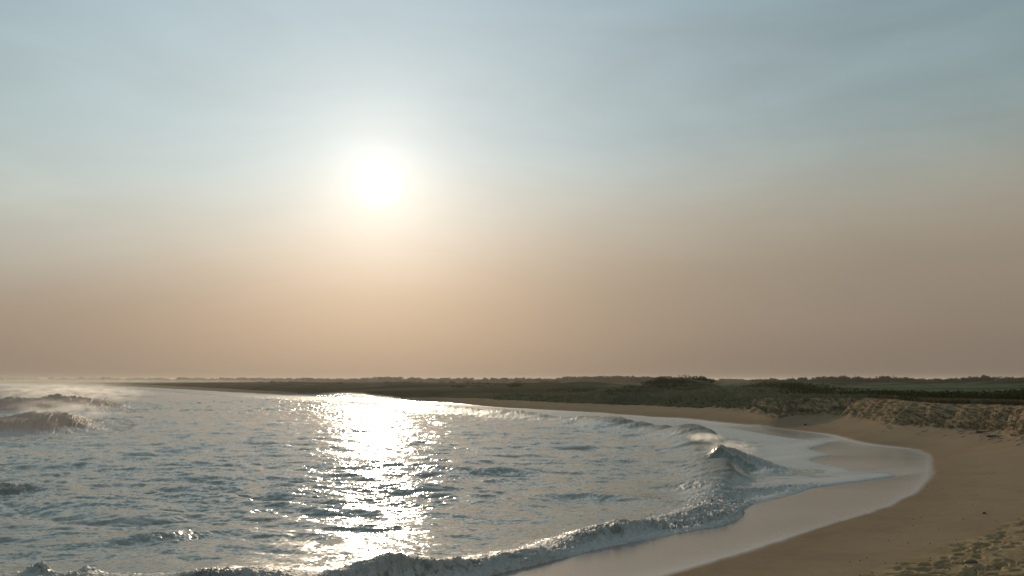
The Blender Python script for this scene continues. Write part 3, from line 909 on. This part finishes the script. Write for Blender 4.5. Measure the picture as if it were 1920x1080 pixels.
def tree_proto(kind, seed):
    """unit sized: about 1 tall"""
    r = np.random.default_rng(seed)
    if kind == 'umbrella':
        bl = [(r.uniform(-.42, .42), r.uniform(-.3, .3), .74 + r.uniform(-.07, .10), r.uniform(.2, .34), r.uniform(.2, .3), r.uniform(.10, .16)) for _ in range(7)]
        bl += [(r.uniform(-.4, .4), 0, .5, .3, .25, .18)]
        n = 420
    elif kind == 'round':
        bl = [(r.uniform(-.25, .25), r.uniform(-.25, .25), r.uniform(.42, .82), r.uniform(.18, .3), r.uniform(.18, .3), r.uniform(.13, .2)) for _ in range(8)]
        n = 420
    else:
        bl = [(r.uniform(-.3, .6), r.uniform(-.2, .2), r.uniform(.5, .85), r.uniform(.12, .25), r.uniform(.12, .2), r.uniform(.07, .12)) for _ in range(5)]
        n = 240
    V, Fc_ = leaf_cloud(bl, n, .055, r)
    crown = build_mesh('crown', V, Fc_, M_PINE, smooth=False)
    bend = r.uniform(-.1, .1)
    pts = [(0, 0, -.15), (bend * .4, 0, .2), (bend, 0, .45), (bend * 1.4, 0, .72)]
    TV, TF = tube(pts, [.035, .03, .022, .01])
    for b in bl[:3]:
        a, c = tube([(bend, 0, .42), ((bend + b[0]) / 2, b[1] / 2, .55), (b[0], b[1], b[2])], [.015, .012, .006], 4)
        o = len(TV); TV += a; TF += [tuple(i + o for i in q) for q in c]
    trunk = build_mesh('trunk', TV, TF, M_BARK)
    return crown, trunk


protos = {k: [tree_proto(k, 100 + 10 * i + j) for j in range(4)] for i, k in enumerate(('umbrella', 'round', 'sparse'))}
top_profile = [(-400, 710), (0, 709), (200, 709.5), (400, 710), (480, 709.5), (560, 710.5), (680, 711.5), (700, 709), (715, 706.8), (745, 707), (765, 710), (850, 709), (910, 710.5),
               (960, 709.5), (1045, 711.5), (1062, 707), (1150, 706), (1240, 707.5), (1330, 711), (1395, 712), (1440, 710), (1480, 711.5), (1500, 708.5),
               (1545, 706.5), (1580, 705.5), (1620, 707.5), (1650, 705.5), (1690, 708), (1740, 711), (1800, 708), (1830, 704.5), (1870, 706.5), (1900, 709), (1920, 708), (2300, 707)]
tpx = np.array([a for a, b in top_profile]); tpy = np.array([b for a, b in top_profile])


def forest_range(px_):
    return float(np.interp(px_, [-600, 0, 400, 700, 1000, 1300, 1500, 1920, 2400], [3200, 2700, 1900, 1300, 900, 560, 420, 370, 350]))


def copy_thing(kind, idx, loc, h, wide, rot, props):
    crown, trunk = protos[kind][idx]
    root = bpy.data.objects.new('pine_tree', None); COL.objects.link(root)
    root.empty_display_size = .2
    root.location = loc; root.scale = (h * wide, h * wide, h); root.rotation_euler = (0, 0, rot)
    for k, v in props.items(): root[k] = v
    for nm, me in (('crown', crown), ('trunk', trunk)):
        o = bpy.data.objects.new(nm, me); COL.objects.link(o); o.parent = root
    return root


def place_trees(specs):
    pts = []
    for (px_, dep, topy, kind, wide, lab, grp) in specs:
        pts.append(((px_ - 960) / F_PX * dep, dep))
    zs = zg(pts)
    for (px_, dep, topy, kind, wide, lab, grp), (gx, gy), gz in zip(specs, pts, zs):
        topz = CAM_H + (HORIZON - topy) / F_PX * dep
        h = max(2.0, topz - gz + .3)
        pr = dict(label=lab, category='tree')
        if grp: pr['group'] = grp
        copy_thing(kind, random.randrange(4), (gx, gy, gz - .3), h, wide, random.choice((0, math.pi)) + random.uniform(-.4, .4), pr)


specs = []
singles = [
    (1491, 410, 707.5, 'sparse', 1.5, 'thin ragged pine standing apart at the start of the treeline behind the scrub'),
    (1577, 395, 704.8, 'umbrella', 1.1, 'pine with a raised rounded crown, first high bump of the scrub treeline'),
    (1651, 385, 704.6, 'umbrella', 1.3, 'tallest dark umbrella pine, next to the spreading pine with sky under its branches'),
    (1678, 380, 706.6, 'sparse', 1.9, 'spreading pine whose branches show sky beneath them'),
    (1700, 380, 706.4, 'round', 1.0, 'small upright pine at the end of the gap of sky under branches'),
    (1837, 360, 704.0, 'round', 2.0, 'broad bushy tree rising highest over the pale green dune crest'),
    (1878, 360, 707.0, 'sparse', 1.4, 'small ragged tree beside the broad bushy tree over the pale dune crest'),
    (716, 1250, 706.3, 'umbrella', 1.9, 'wide flat-topped pine rising above the far treeline beneath the sun'),
    (748, 1250, 707.2, 'round', 1.2, 'rounded pine beside the wide flat-topped pine beneath the sun'),
    (1612, 390, 707.6, 'umbrella', 1.2, 'low flat pine between the raised rounded crown and the tallest umbrella pine'),
    (1780, 370, 708.8, 'sparse', 1.2, 'stunted pine alone in the low gap before the pale dune crest'),
]
for s in singles: specs.append((*s, None))
for px_ in np.arange(1440, 1960, 13.0):
    p = px_ + random.uniform(-4, 4)
    specs.append((p, forest_range(p) * random.uniform(.92, 1.1), float(np.interp(p, tpx, tpy)) + random.uniform(.8, 2.6), random.choice(('umbrella', 'round', 'umbrella')), random.uniform(1.1, 1.7),
                  'dark rounded pine in the treeline behind the dune scrub', 'pines of the treeline behind the dune scrub'))
for px_ in np.arange(1045, 1260, 9.0):
    p = px_ + random.uniform(-3, 3)
    specs.append((p, forest_range(p) * random.uniform(.95, 1.08), float(np.interp(p, tpx, tpy)) + random.uniform(-.3, 1.4), random.choice(('umbrella', 'round')), random.uniform(.8, 1.2),
                  'dark green pine in the dense wood behind the grassy dunes', 'pines of the dense wood behind the grassy dunes'))
for px_ in np.arange(420, 1045, 10.0):
    p = px_ + random.uniform(-4, 4)
    specs.append((p, forest_range(p) * random.uniform(.95, 1.08), float(np.interp(p, tpx, tpy)) + random.uniform(-1.0, 1.4), random.choice(('umbrella', 'round', 'round')), random.uniform(.8, 1.4),
                  'hazy brown-grey tree on the low coast beyond the water', 'trees along the far hazy coast'))
place_trees(specs)

# the wood itself: one mass
r = np.random.default_rng(41)
bl = []
pxs = np.concatenate([r.uniform(-500, 1045, 500), r.uniform(1045, 1330, 230), r.uniform(1330, 2300, 420)])
dep = np.array([forest_range(p) for p in pxs]) * r.uniform(.93, 1.25, len(pxs))
fx_ = (pxs - 960) / F_PX * dep
gz = zg(np.stack([fx_, dep], 1))
VV = []; nV = 0
for p, dp, xx, z_ in zip(pxs, dep, fx_, gz):
    base_r = forest_range(p)
    topz = CAM_H + (HORIZON - (np.interp(p, tpx, tpy) + r.choice([-1.6, -.7, .2, .9, 1.7]) + r.uniform(-.3, .3))) / F_PX * base_r
    h = max(2.5, topz - z_)
    rx = dp * r.uniform(5, 9) / F_PX
    bl = [(xx, dp, z_ + h * .55, rx, rx, h * .45), (xx + r.uniform(-rx, rx), dp, z_ + h * .3, rx, rx, h * .4)]
    V, _ = leaf_cloud(bl, 150, dp * 1.7 / F_PX, r)
    VV.append(V)
VV = np.concatenate(VV)
link('pine_wood', build_mesh('pine_wood', VV, np.arange(len(VV)).reshape(-1, 3), M_PINE, smooth=False), kind='stuff',
     label='low dark pine wood lining the horizon behind the dunes', category='wood')


# dark scrub on the dunes
def scrub(name, spots, size, label, n_per, seed, mat):
    r = np.random.default_rng(seed)
    bl = []
    P = []
    for (px_, dep, wpx, hgt, dm) in spots:
        half = wpx / F_PX * dep
        m_ = int(max(3, wpx / 4))
        for _ in range(m_):
            P.append(((px_ - 960) / F_PX * dep + r.uniform(-half, half), dep + r.uniform(-dm, dm), hgt, half))
    zz = zg([(a, b) for a, b, _, _ in P])
    for (a, b, hgt, half), z_ in zip(P, zz):
        q = r.uniform(.8, 1.5)
        bl.append((a, b, z_ + hgt * .35, q * 1.6, q * 1.4, hgt * .6 * r.uniform(.7, 1.2)))
    V, Fc_ = leaf_cloud(bl, int(n_per * 2.6) * len(bl), size * .95, r)
    return link(name, build_mesh(name, V, Fc_, mat, smooth=False), label=label, kind='stuff', category='scrub')


scrub('dune_scrub', [(1440, 150, 45, 1.5, 6), (1490, 145, 40, 1.5, 6), (1540, 108, 20, 1.2, 2), (1515, 112, 26, 1.2, 2)], .16,
      'dark green thicket draped over the dune beside the sandy track', 60, 51, M_SCRUB)
scrub('dune_scrub', [(1610, 100, 40, .8, 3), (1680, 90, 50, .85, 3), (1760, 82, 55, .85, 3), (1840, 77, 55, .95, 3), (1915, 73, 55, 1.1, 3), (2010, 70, 60, 1.2, 3)], .15,
      'long dark band of scrub behind the eroded sand bank', 70, 52, M_SCRUB)
scrub('dune_scrub', [(1275, 172, 55, .7, 6), (1245, 168, 40, .6, 4)], .18,
      'bright green scrub capping the tall dune in front of the wood', 50, 53, M_SCRUB)
scrub('dune_scrub', [(975, 235, 14, .9, 3), (1130, 200, 40, .6, 5), (1200, 148, 50, .5, 3), (1060, 205, 30, .6, 5), (880, 300, 30, .8, 5), (760, 420, 40, 1.4, 12), (640, 520, 50, 1.6, 15), (530, 560, 40, 1.6, 15), (930, 380, 60, 1.2, 12), (820, 560, 60, 1.8, 15), (1010, 420, 40, 1.4, 12)], .2,
      'scattered dark bushes on the lower grassy dunes', 40, 54, M_SCRUB)


def grass_field(name, n, region, hgt, mat, seed, label, blades=7, wid=.02):
    r = np.random.default_rng(seed)
    pts = region(r, n)
    gx_, gy_ = pts[:, 0].copy(), pts[:, 1].copy()
    ds_ = curve_dist(gx_, gy_, S)[0]
    pts = pts[(~inside(gx_, gy_, Sp)) & (ds_ > region.dmin * .8)]
    zz = zg(pts)
    k = len(pts)
    base = np.repeat(np.column_stack([pts, zz]), blades, 0)
    m_ = len(base)
    base[:, :2] += r.normal(0, .10, (m_, 2))
    a = r.uniform(0, 2 * math.pi, m_); H = hgt * r.uniform(.5, 1.2, m_)
    lean = r.uniform(.1, .6, m_) * H
    dirx = np.column_stack([np.cos(a), np.sin(a), np.zeros(m_)])
    sx = np.column_stack([-np.sin(a), np.cos(a), np.zeros(m_)])
    wv = (wid * r.uniform(.7, 1.4, m_))[:, None]
    b0 = base - sx * wv; b0[:, 2] -= .03
    b1 = base + sx * wv; b1[:, 2] -= .03
    mid = base + dirx * lean[:, None] * .4; mid[:, 2] += H * .6
    tip = base + dirx * lean[:, None]; tip[:, 2] += H
    tip[:, 0] -= H * .35                                     # wind from the land
    V = np.stack([b0, b1, mid + sx * wv * .7, tip, mid - sx * wv * .7], 1).reshape(-1, 3)
    Fi = np.arange(m_)[:, None] * 5 + np.array([0, 1, 2, 3, 4])
    link(name, build_mesh(name, V, Fi, mat, smooth=False), kind='stuff', label=label, category='grass')


def region_edge(px0, px1, d0, d1):
    """tufts on the bank top: along S between pixels, d0..d1 m inland"""
    Sx = catmull([ground_at(a, b, 1.3) for a, b in S_PX], 30)
    pxl = 960 + Sx[:, 0] / Sx[:, 1] * F_PX
    ok = np.nonzero((pxl > px0) & (pxl < px1))[0]
    def f(r, n):
        i = r.choice(ok[:-1], n); t = r.uniform(0, 1, n)[:, None]
        p = Sx[i] * (1 - t) + Sx[np.minimum(i + 1, len(Sx) - 1)] * t
        tg = Sx[np.minimum(i + 1, len(Sx) - 1)] - Sx[i]
        nrm = np.column_stack([-tg[:, 1], tg[:, 0]]); nrm /= np.linalg.norm(nrm, axis=1)[:, None]
        d = d0 + (d1 - d0) * r.uniform(0, 1, n) ** 1.3
        return p + nrm * d[:, None]
    f.dmin = d0
    return f


grass_field('dune_grass', 3600, region_edge(1420, 2080, 3.9, 8.0), .38, M_GRASS, 61, 'dry tan dune grass fringing the top of the eroded sand bank', 9, .022)
grass_field('dune_grass', 420, region_edge(1440, 2080, .4, 2.6), .20, M_GRASS, 64, 'slumped clumps of dry grass caught on the face of the sand bank', 8, .02)
grass_field('dune_grass', 3800, region_edge(900, 1440, 1.0, 14), .34, M_GREY, 62, 'grey green beach grass covering the low dunes behind the beach', 8, .035)
grass_field('dune_grass', 1500, region_edge(1440, 2080, 6.0, 18.0), .30, M_GREY, 63, 'grey green grass between the bank and the dark scrub', 8, .028)
print('veg', time.time() - t0)

# ------------------------------------------------------------------ stones and driftwood
def simple_mat(name, c1, c2, rough=.8, sc=6.0):
    mt = bpy.data.materials.new(name); mt.use_nodes = True
    g = G(mt.node_tree); g.n.clear()
    tcn = g.n.new('ShaderNodeTexCoord').outputs['Object']
    n = g.noise(tcn, sc, 5, .65)
    b = g.n.new('ShaderNodeBsdfPrincipled'); g.put(b.inputs['Base Color'], g.mix(g.sstep(n, .35, .65), c1, c2))
    b.inputs['Roughness'].default_value = rough
    g.put(b.inputs['Normal'], g.bump(n, .6, .02))
    out = g.n.new('ShaderNodeOutputMaterial'); g.l.new(b.outputs[0], out.inputs[0])
    return mt


M_DARKSTONE = simple_mat('dark_stone', (0.018, 0.019, 0.018), (0.05, 0.05, 0.045), .7)
M_OCHRE = simple_mat('ochre_stone', (0.13, 0.07, 0.022), (0.07, 0.06, 0.03), .6)
M_WOOD = simple_mat('driftwood', (0.16, 0.13, 0.10), (0.07, 0.056, 0.045), .85, 10)
M_SHELL = simple_mat('shell_pale', (0.5, 0.45, 0.38), (0.35, 0.3, 0.25), .6)


def stone_mesh(name, seed, mat, sx, sy, sz):
    import bmesh
    bm = bmesh.new(); bmesh.ops.create_icosphere(bm, subdivisions=2, radius=1)
    r = np.random.default_rng(seed)
    ks = r.normal(size=(6, 3)) * 1.7; ph = r.uniform(0, 6, 6)
    for v in bm.verts:
        n = 1 + .10 * sum(math.sin(float(np.dot(ks[i], v.co)) + ph[i]) for i in range(6)) / 2
        v.co = Vector((v.co.x * sx * n, v.co.y * sy * n, v.co.z * sz * n))
    me = bpy.data.meshes.new(name); bm.to_mesh(me); bm.free()
    me.materials.append(mat)
    me.polygons.foreach_set('use_smooth', np.ones(len(me.polygons), bool))
    return me


def ground_hit(px_, py_):
    """march the pixel's ray down to the ground"""
    zz = .8
    for _ in range(12):
        p = ground_at(px_, py_, zz); zz = .5 * zz + .5 * float(zg([p])[0])
    return (*ground_at(px_, py_, zz), zz)


p = ground_hit(1845, 963)
o = link('stone', stone_mesh('stone', 1, M_DARKSTONE, .065, .06, .035), label='small black stone lying alone on the smooth sand', category='stone'); o.location = (p[0], p[1], p[2] + .02)
p = ground_hit(1820, 1056)
o = link('stone', stone_mesh('stone', 2, M_OCHRE, .19, .11, .055), label='flat ochre brown stone among the footprints', category='stone'); o.location = (p[0], p[1], p[2] + .03); o.rotation_euler = (.1, 0, .2)
p = ground_hit(1510, 797)
o = link('stone', stone_mesh('stone', 3, M_DARKSTONE, .14, .1, .10), label='dark lump alone on the far sand strip above the wet edge', category='stone'); o.location = (p[0], p[1], p[2] + .05)

pebs = [stone_mesh('pebble', 20 + i, m_, a, b, c) for i, (m_, a, b, c) in enumerate(
    [(M_DARKSTONE, .022, .018, .012), (M_DARKSTONE, .035, .016, .012), (M_OCHRE, .02, .02, .012), (M_SHELL, .022, .016, .01)])]
pr_ = np.random.default_rng(9)
cand = []
while len(cand) < 150:
    a = pr_.uniform(1500, 1925); b = pr_.uniform(975, 1085)
    lim = np.interp(a, [1480, 1560, 1660, 1760, 1850, 1920], [1082, 1050, 1018, 992, 968, 945])
    if b > lim: cand.append(ground_at(a, b, 1.0))
n_tr = len(cand)
while len(cand) < 195:
    a = pr_.uniform(1330, 1925); b = pr_.uniform(835, 1075)
    lim = np.interp(a, [1330, 1560, 1660, 1760, 1850, 1920], [1080, 1022, 992, 860, 850, 846])
    if b > lim: cand.append(ground_at(a, b, .8))
cz = zg(cand)
for qi, ((a, b), c) in enumerate(zip(cand, cz)):
    k = int(pr_.choice(4, p=[.4, .3, .18, .12]))
    o = link('pebble', pebs[k], category='pebble', group='bits of litter on the trampled sand' if qi < n_tr else 'specks scattered on the smooth sand',
             label=('tiny speck lying apart on the smooth sand between the wet edge and footprints') if qi >= n_tr else ('small pale shell fragment lying on the trampled sand' if k == 3 else 'tiny ochre pebble lying on the trampled sand' if k == 2 else
                    'small dark pebble lying on the trampled sand' if k == 0 else 'short dark scrap of weed on the trampled sand'))
    o.location = (a, b, c + .006); o.rotation_euler = (0, 0, pr_.uniform(0, 6))


def log_mesh(seed, L, rad):
    r = np.random.default_rng(seed)
    n = 9; V = []; Fq = []
    oy = np.cumsum(r.normal(0, .05 * L / 2, n)); oz = np.cumsum(r.normal(0, .02, n))
    for i in range(n):
        t = i / (n - 1); rr_ = rad * (1 - .5 * t) * (1 + r.normal(0, .1)) * (0.35 if i in (0, n - 1) else 1)
        for k in range(7):
            a = 2 * math.pi * k / 7
            V.append((L * (t - .5), oy[i] + rr_ * math.cos(a), oz[i] + rr_ * math.sin(a)))
    for i in range(n - 1):
        for k in range(7):
            a = i * 7 + k; b = i * 7 + (k + 1) % 7
            Fq.append((a, b, b + 7, a + 7))
    # a stub of a branch
    b0 = len(V); c = V[7 * 5]
    for k in range(4):
        a = 2 * math.pi * k / 4
        V.append((c[0] + .3 * rad * math.cos(a), c[1], c[2] + .3 * rad * math.sin(a)))
    for k in range(4):
        a = 2 * math.pi * k / 4
        V.append((c[0] + .25 * L / 2 + .1 * rad * math.cos(a), c[1] + .1, c[2] + rad * 2 + .1 * rad * math.sin(a)))
    for k in range(4): Fq.append((b0 + k, b0 + (k + 1) % 4, b0 + 4 + (k + 1) % 4, b0 + 4 + k))
    return build_mesh('driftwood', V, Fq, M_WOOD)


logs = [(1842, 811, 1.1, .10, 'thick grey driftwood log at the foot of the sand bank, the one nearest its middle', 0.1),
        (1863, 819, .95, .09, 'driftwood log lying just seaward of the thick grey log', -.1),
        (1900, 816, .7, .06, 'thin driftwood stick at the bank foot by the right edge', .5),
        (1785, 805, .5, .04, 'short weathered stick at the bank foot, apart from the driftwood logs', .3),
        (1872, 822, .45, .05, 'stub of driftwood poking out beyond the second log', 1.0)]
for i, (a, b, L, rd, lab, rot) in enumerate(logs):
    p = ground_hit(a, b)
    o = link('driftwood', log_mesh(70 + i, L, rd), label=lab, category='driftwood'); o.location = (p[0], p[1], p[2] + rd * .5); o.rotation_euler = (0, 0, rot)
# twigs scattered along the wrack at the bank foot
tw = [log_mesh(90 + i, .30, .018) for i in range(3)]
for i in range(70):
    a = pr_.uniform(1640, 1925); base_y = np.interp(a, [1640, 1780, 1850, 1925], [792, 806, 814, 824])
    p = ground_at(a, base_y + pr_.normal(1.5, 3.0), 1.25)
    z_ = float(zg([p])[0])
    o = link('twig', tw[i % 3], label='small dark twig in the litter along the foot of the sand bank', category='twig', group='twigs along the foot of the sand bank')
    o.location = (p[0], p[1], z_ + .01); o.rotation_euler = (0, 0, pr_.uniform(-.8, .8)); s = pr_.uniform(.6, 1.8); o.scale = (s, s, s)

# ------------------------------------------------------------------ spray and droplets
def spray_material(name, dens, scale, color=(.95, .93, .9), lo=.45, hi=.75, aniso=.55):
    mt = bpy.data.materials.new(name); mt.use_nodes = True
    g = G(mt.node_tree); g.n.clear()
    tcn = g.n.new('ShaderNodeTexCoord').outputs['Object']
    P = g.pos()
    n = g.noise(g.mapping(P, scale), 1.0, 5, .6, .6)
    rad = g.v('LENGTH', tcn)
    fall = g.sstep(rad, .25, 1.0, 1.0, 0.0)
    dn = g.m('MULTIPLY', g.m('MULTIPLY', g.sstep(n, lo, hi), fall), dens)
    v_ = g.n.new('ShaderNodeVolumePrincipled')
    v_.inputs['Color'].default_value = (*color, 1)
    v_.inputs['Anisotropy'].default_value = aniso
    g.put(v_.inputs['Density'], dn)
    out = g.n.new('ShaderNodeOutputMaterial'); g.l.new(v_.outputs[0], out.inputs['Volume'])
    return mt


def spray(px_, py_, z, rx, ry, rz, rot, mat, label):
    import bmesh
    bm = bmesh.new(); bmesh.ops.create_icosphere(bm, subdivisions=3, radius=1)
    me = bpy.data.meshes.new('sea_spray'); bm.to_mesh(me); bm.free(); me.materials.append(mat)
    q = ground_at(px_, py_, 0.0)
    o = link('sea_spray', me, kind='stuff', label=label, category='spray')
    o.location = (q[0], q[1], z); o.scale = (rx, ry, rz); o.rotation_euler = (0, 0, rot)
    return o


M_SPR = spray_material('spray_near', 1.1, (2.6, 1.4, 4.5), lo=.34, hi=.72)
M_SPR2 = spray_material('spray_far', .22, (.6, .3, 1.6), lo=.35, hi=.7)
spray(1368, 866, .80, 2.1, 1.3, .62, .0, M_SPR, 'mist of spray torn off the crest of the plunging wave')
spray(1322, 846, .95, 1.5, 2.5, .42, .0, M_SPR, 'thin puff of spray above the shoulder of the plunging wave')
spray(110, 800, 1.8, 7, 4, 1.6, 0, M_SPR2, 'spray smoking off the nearer white breaker')
spray(120, 765, 2.6, 18, 8, 2.2, 0, M_SPR2, 'spray smoking off the farther white breaker')

M_SPR3 = spray_material('spray_bank', .0014, (.012, .02, .12), lo=.2, hi=.6)
spray(40, 723, 2.0, 330, 330, 7, 0, M_SPR3, 'pale bank of blown spray hiding the foot of the far shore')
M_DROP = simple_mat('foam_drops', (.75, .72, .68), (.6, .58, .55), .35)


def droplets(name, rows, seed, label):
    """tiny tetrahedra thrown up along a crest"""
    r = np.random.default_rng(seed)
    V = []
    for (px_, py_, z0, sx, sy, sz, n, size) in rows:
        c = np.array([*ground_at(px_, py_, 0.0), z0])
        p = c + r.normal(size=(n, 3)) * (sx, sy, sz)
        p[:, 2] = z0 + np.abs(p[:, 2] - z0) * np.where(r.random(n) < .8, 1, -.4)
        s = size * r.uniform(.3, 1.0, n)[:, None] ** 1.5
        o = r.normal(size=(n, 4, 3)); o /= np.linalg.norm(o, axis=2)[:, :, None]
        V.append(p[:, None, :] + o * s[:, None, :])
    V = np.concatenate(V).reshape(-1, 3)
    b = np.arange(len(V) // 4)[:, None] * 4
    Fi = np.concatenate([b + np.array(t) for t in ((0, 1, 2), (0, 1, 3), (0, 2, 3), (1, 2, 3))])
    link(name, build_mesh(name, V, Fi, M_DROP, smooth=False), kind='stuff', label=label, category='spray')


droplets('spray_drops', [(1372, 866, .85, .6, .6, 0.20, 1800, .022), (1395, 871, .75, .7, .5, 0.2, 1500, .022), (1415, 874, .7, .6, .5, .2, 400, .018), (1267, 815, .9, .10, .1, .35, 160, .03), (1345, 900, .6, .3, .6, .12, 200, .015)], 31,
         'drops flung up from the crest of the plunging wave')
droplets('spray_drops', [(x_, y_, .55, .45, .25, .14, 130, .010) for x_, y_ in ((1060, 1029), (1000, 1045), (950, 1058), (880, 1070), (820, 1078), (1160, 1003), (1250, 985), (740, 1085), (640, 1085))]
         + [(70, 1072, .6, .25, .2, .3, 420, .014), (165, 1070, .35, .22, .15, .12, 140, .012), (240, 1078, .3, .5, .2, .2, 160, .010)], 32,
         'drops flying off the low breaker in the foreground')

# ------------------------------------------------------------------ haze
mt = bpy.data.materials.new('haze'); mt.use_nodes = True
g = G(mt.node_tree); g.n.clear()
v_ = g.n.new('ShaderNodeVolumePrincipled')
v_.inputs['Color'].default_value = (.93, .86, .76, 1)
v_.inputs['Density'].default_value = 0.00019
v_.inputs['Anisotropy'].default_value = 0.35
out = g.n.new('ShaderNodeOutputMaterial'); g.l.new(v_.outputs[0], out.inputs['Volume'])
X, Y0, Y1, Z0, Z1 = 6600, -1500, 7600, -5.0, 14.5
bv = [(-X, Y0, Z0), (X, Y0, Z0), (X, Y1, Z0), (-X, Y1, Z0), (-X, Y0, Z1), (X, Y0, Z1), (X, Y1, Z1), (-X, Y1, Z1)]
bf = [(3, 2, 1, 0), (4, 5, 6, 7), (0, 1, 5, 4), (1, 2, 6, 5), (2, 3, 7, 6), (3, 0, 4, 7)]
link('haze', build_mesh('haze', bv, bf, mt, smooth=False), kind='stuff', label='thin smoky sea haze lying over the bay', category='haze')
print('done', time.time() - t0)
